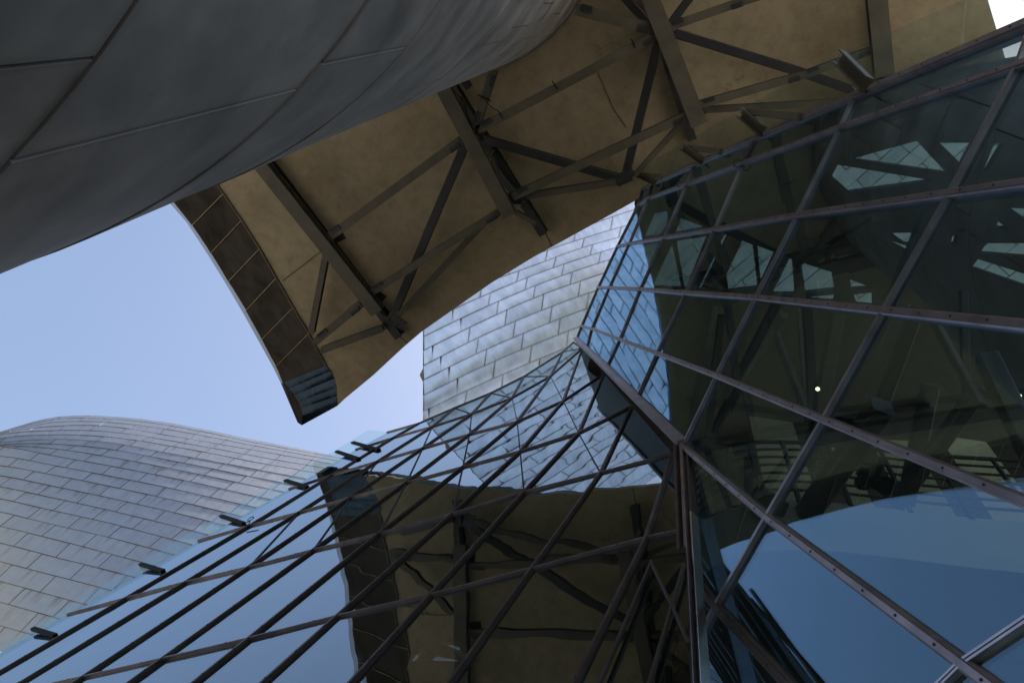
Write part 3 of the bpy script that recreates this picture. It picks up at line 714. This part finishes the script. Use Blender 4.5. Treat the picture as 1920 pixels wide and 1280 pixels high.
holes = [
 [(1597, 298), (1721, 264), (1777, 324)], [(1560, 330), (1571, 309), (1751, 339), (1594, 360)], [(1762, 268), (1826, 268), (1804, 309)], [(1864, 270), (1884, 268), (1852, 322), (1843, 322)],
 [(1227, 400), (1250, 396), (1252, 425), (1235, 445), (1207, 447)], [(1277, 409), (1327, 428), (1265, 440)], [(1199, 465), (1240, 450), (1210, 515)], [(1268, 452), (1327, 442), (1288, 543), (1284, 543)],
 [(1260, 458), (1278, 542), (1222, 540)], [(1192, 490), (1202, 530), (1172, 530)], [(1360, 439), (1365, 442), (1354, 465), (1351, 452)], [(1340, 480), (1342, 490), (1315, 545), (1309, 543)],
 [(1392, 451), (1412, 459), (1422, 540), (1367, 547), (1362, 515)], [(1420, 461), (1455, 474), (1427, 532)], [(1480, 485), (1487, 485), (1492, 552), (1447, 552)], [(1502, 492), (1562, 511), (1567, 544), (1511, 550)],
 [(1513, 557), (1566, 552), (1567, 567), (1515, 562)], [(1594, 524), (1639, 541), (1597, 543)], [(1601, 552), (1639, 548), (1639, 574), (1607, 571)], [(1849, 456), (1935, 456), (1935, 483), (1838, 475)],
 [(1834, 486), (1935, 518), (1935, 540), (1822, 501)], [(1871, 415), (1890, 428), (1868, 428)], [(1797, 430), (1811, 429), (1808, 435), (1794, 435)], [(1786, 443), (1797, 441), (1793, 458), (1782, 458)],
 [(1672, 437), (1750, 435), (1740, 456), (1700, 458)], [(1665, 450), (1698, 460), (1714, 477)], [(1895, 390), (1935, 392), (1935, 418)], [(1707, 570), (1714, 577), (1708, 582), (1702, 576)]]
ceil_out = [onz(1194, 378, ZC), onz(1300, 314, ZC), onz(1420, 262, ZC), onz(1580, 198, ZC), onz(1760, 136, ZC), onz(1930, 104, ZC), np.array([14, -4.2, ZC]), np.array([22, 2, ZC]), np.array([22, 22, ZC]), np.array([9, 22, ZC]), np.array([3.4, 10.5, ZC]), np.array([2.0, 8.2, ZC])]
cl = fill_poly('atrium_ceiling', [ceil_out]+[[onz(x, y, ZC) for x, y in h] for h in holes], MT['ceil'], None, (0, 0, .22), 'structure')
# clad volume above the roof openings
ap = empty('rooftop_volume', ray(1500, 450)*22, 'bluish shingled wall glimpsed through the atrium roof openings', 'building')
nA = unit(ray(1500, 400)*.55+np.array([.75, .25, .1])); dA = nA@(ray(1500, 450)*31)
uA = unit(np.cross(nA, [0, 0, 1])); uA = uA if uA@M[:, 0] > 0 else -uA
wA = np.cross(uA, nA); wA = wA if wA[2] > 0 else -wA
c0 = ray(1500, 430)*1.0; c0 = c0*(dA/(nA@c0))
def scr(P): 
    c = M.T@P; return CX+F*c[0]/c[2], CY-F*c[1]/c[2]
hb = [(min(p[0] for p in h)-22, max(p[0] for p in h)+22, min(p[1] for p in h)-22, max(p[1] for p in h)+22) for h in holes]
na = 0
for r in range(-26, 27):
    for c in range(-14, 15):
        P = c0+uA*((c+.42*(r % 2))*1.8)+wA*(r*.66)
        x, y = scr(P+uA*.9+wA*.3)
        if x < 1190-(y-450)*.35: continue
        if not any(a-30 < x < b+30 and e-10 < y < g_+10 for a, b, e, g_ in hb): continue
        fn = lambda s, t, P=P: P+uA*lerp(.012, 1.788, s)+wA*lerp(.006, .655, t)
        sheet('metal_panel', fn, MT['tealsheet'], ap, 2, 1, lap=.02, skirt=.03, tilt=.02); na += 1
print('rooftop panels', na)
mk('backing_skin', [onpl(x, y, nA, dA+.06) for x, y in ((1225, 350), (1980, 190), (1980, 640), (1168, 575))], [(0, 1, 2, 3)], MT['backing'], ap)
# inner screen wall behind the left glass
off = 2.3
def LI(x, y): return onpl(x, y, nL, dL+off)
scr_out = [LI(1330, 900), LI(1282, 846), LI(1190, 752), LI(1082, 660), LI(940, 735), LI(800, 797), LI(660, 848), LI(371, 1020), LI(126, 1158), LI(-200, 1345), LI(-200, 1480), LI(1330, 1480)]
lh = [[(787, 1237), (814, 1216), (859, 1224), (857, 1239)], [(825, 1205), (840, 1194), (864, 1201), (862, 1219)], [(757, 1238), (775, 1214), (796, 1212), (780, 1238)]]
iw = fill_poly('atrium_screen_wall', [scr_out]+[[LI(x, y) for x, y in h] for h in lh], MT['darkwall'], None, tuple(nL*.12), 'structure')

# gallery balcony
bal = empty('gallery_balcony', onz(1500, 930, 6.9), 'curved gallery balcony with black horizontal railing behind the right glass', 'balcony')
ZBAL = 8.5
topr = [(1296, 880), (1312, 862), (1340, 844), (1380, 833), (1430, 828), (1503, 829), (1600, 838), (1700, 849), (1800, 857), (1920, 864), (2050, 872)]
TR = [onz(x, y, ZBAL) for x, y in topr]
for i in range(7):
    mk('rail', *tube([p+np.array([0, 0, -.17*i]) for p in TR], .018 if i else .028), MT['rail'], bal)
for i in (2, 3, 4, 5, 6, 7, 8, 9):
    p = (TR[i]+TR[i-1])/2; bar('rail_post', p+np.array([0, 0, .02]), p+np.array([0, 0, -1.25]), rect(.035, .05), (1, 0, 0), MT['rail'], bal)
lo = [p+np.array([0, 0, -1.22]) for p in TR]; lo2 = [p+np.array([0, 0, -2.05]) for p in TR]
nn = len(lo)
back = [p+unit(np.array([p[0], p[1], 0]))*5 for p in lo2]; backt = [p+unit(np.array([p[0], p[1], 0]))*5 for p in lo]
mk('slab_edge', lo+lo2, [(i, i+1, nn+i+1, nn+i) for i in range(nn-1)], MT['slab'], bal)
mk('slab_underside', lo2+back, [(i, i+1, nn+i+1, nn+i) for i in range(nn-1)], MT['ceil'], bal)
mk('slab_floor', lo+backt, [(i, i+1, nn+i+1, nn+i) for i in range(nn-1)], MT['wall'], bal)
for i, (a, b, h_) in enumerate([((1420, 850), (1505, 850), 1.6), ((1300, 880), (1360, 860), .6), ((1655, 870), (1730, 860), 1.2), ((1795, 870), (1880, 870), 1.3), ((1560, 860), (1600, 860), .9)]):
    p, q = onz(*a, ZBAL-1.2)*1.28, onz(*b, ZBAL-1.2)*1.28
    p[2] = q[2] = ZBAL-1.2
    v, f = slab([p, q, q+np.array([0, 0, h_+1.3]), p+np.array([0, 0, h_+1.5])], unit(np.array([p[0], p[1], 0])), .1); mk('back_panel', v, f, MT['wall'], bal)
# lower interior wall, plaster with dark door panel
pw = [onz(1312, 890, 5.6), onz(2300, 890, 5.6)]
def back_pt(x, y, D=9.0): return ray(x, y)*D
lwz = fill_poly('atrium_back_wall', [[np.array([2.6, 10.0, GROUND]), np.array([14, 3.0, GROUND]), np.array([14, 3.0, 6.4]), np.array([2.6, 10.0, 6.4])]], MT['wall'], None, (.1, .15, 0), 'structure')
# steel members of the atrium
fr_ = empty('atrium_frame', onz(1600, 700, 9.5), 'dark raking steel struts of the atrium behind the right glass', 'steel frame')
mem = [((1425, 545), (1340, 810), 13, 1.2), ((1445, 600), (1512, 775), 13, 1.6), ((1497, 560), (1514, 790), 10, 1.9), ((1470, 590), (1380, 720), 14, 1.5), ((1340, 575), (1288, 835), 13, 1.1), ((1745, 590), (1838, 760), 14, 1.6),
       ((1806, 545), (1812, 760), 13, 1.9), ((1832, 735), (1680, 945), 25, 1.9), ((1655, 760), (1478, 1012), 38, 1.4), ((1300, 832), (1462, 952), 26, 1.0), ((1715, 590), (1630, 820), 22, 2.2), ((1745, 720), (1698, 945), 26, 2.4),
       ((1850, 670), (1975, 930), 36, 2.0), ((1570, 590), (1500, 960), 24, 2.3), ((1752, 370), (1640, 640), 20, 1.5), ((1230, 560), (1262, 720), 12, 1.0), ((1290, 748), (1660, 806), 16, 2.8), ((1490, 778), (1930, 738), 15, 2.9), ((1640, 410), (1500, 492), 10, 1.6)]
for a, b, wp, k_ in mem:
    p, q = onpl(*a, nR, dR+k_), onpl(*b, nR, dR+k_*1.15)
    w_ = px2m(wp, (p+q)/2)
    bar('strut', p, q, rect(w_, w_), (0, 0, 1) if abs(unit(q-p)[2]) < .9 else (1, 0, 0), MT['inner'], fr_)
dp = [onpl(x, y, nR, dR+1.0) for x, y in ((1312, 888), (1366, 912), (1372, 1112), (1312, 1092))]
v, f = slab(dp, nR, .08); mk('door_panel', v, f, MT['darkwall'], fr_)
# lit spotlights
def spot(x, y, D, r, label):
    c = ray(x, y)*D; e = empty('spotlight', c, label, 'lamp', 'lit spotlights inside the atrium')
    d = -unit(c); s = unit(np.cross(d, [0, 0, 1])); u = np.cross(s, d)
    n_ = 14; V = []
    for rr, dd in ((.3, -2.2), (1.0, -1.6), (1.35, .2), (1.15, .2), (1.1, -.2)):
        V += [c+(s*math.cos(t)+u*math.sin(t))*r*rr+d*r*dd for t in [2*math.pi*i/n_ for i in range(n_)]]
    mk('housing', V, [(k*n_+i, k*n_+(i+1) % n_, (k+1)*n_+(i+1) % n_, (k+1)*n_+i) for k in range(4) for i in range(n_)]+[tuple(range(n_))], MT['black'], e)
    V = [c+(s*math.cos(t)+u*math.sin(t))*r*.95-d*r*.1 for t in [2*math.pi*i/n_ for i in range(n_)]]+[c+d*r*.3]
    mk('lens', V, [(i, (i+1) % n_, n_) for i in range(n_)], MT['lamp'], e)
    bar('stem', c-d*r*1.5, c-d*r*1.5+np.array([0, 0, r*5]), rect(r*.4, r*.4), (1, 0, 0), MT['black'], e)
spot(1533, 729, 8.6, .022, 'small lit spotlight with warm glow near the middle of the right glass')
spot(1911, 742, 8.2, .020, 'small lit spotlight at the far right edge behind the glass')
spot(1146, 803, np.linalg.norm(LI(1146, 803))-1.0, .03, 'tiny lit lamp added for a spotlight reflection in the sloping left glass near the ridge beam')  # lamp added behind the pane, stands in for a spotlight mirrored in the glass
# floodlight on bracket under the balcony
fc = ray(1640, 905)*8.3; fe = empty('floodlight', fc, 'unlit black twin floodlight fixture below the gallery balcony', 'lamp')
for dx_, dy_, r in ((-22, 0, .075), (22, 5, .09)):
    c = ray(1640+dx_, 905+dy_)*8.3; d = -unit(c+np.array([1.5, 0, 0])); s = unit(np.cross(d, [0, 0, 1])); u = np.cross(s, d); n_ = 14; V = []
    for rr, dd in ((.4, -1.4), (.9, -1.0), (1.0, .6), (.85, .6), (.8, .3)):
        V += [c+(s*math.cos(t)+u*math.sin(t))*r*rr+d*r*dd for t in [2*math.pi*i/n_ for i in range(n_)]]
    mk('lamp_head', V, [(k*n_+i, k*n_+(i+1) % n_, (k+1)*n_+(i+1) % n_, (k+1)*n_+i) for k in range(4) for i in range(n_)]+[tuple(range(n_)), tuple(range(4*n_, 5*n_))], MT['black'], fe)
bar('bracket_arm', ray(1610, 880)*8.4, ray(1668, 925)*8.4, rect(.09, .09), (0, 0, 1), MT['black'], fe)
bar('bracket_arm', ray(1655, 860)*8.4, ray(1640, 905)*8.4, rect(.05, .05), (1, 0, 0), MT['black'], fe)
print('objects', len(bpy.data.objects))
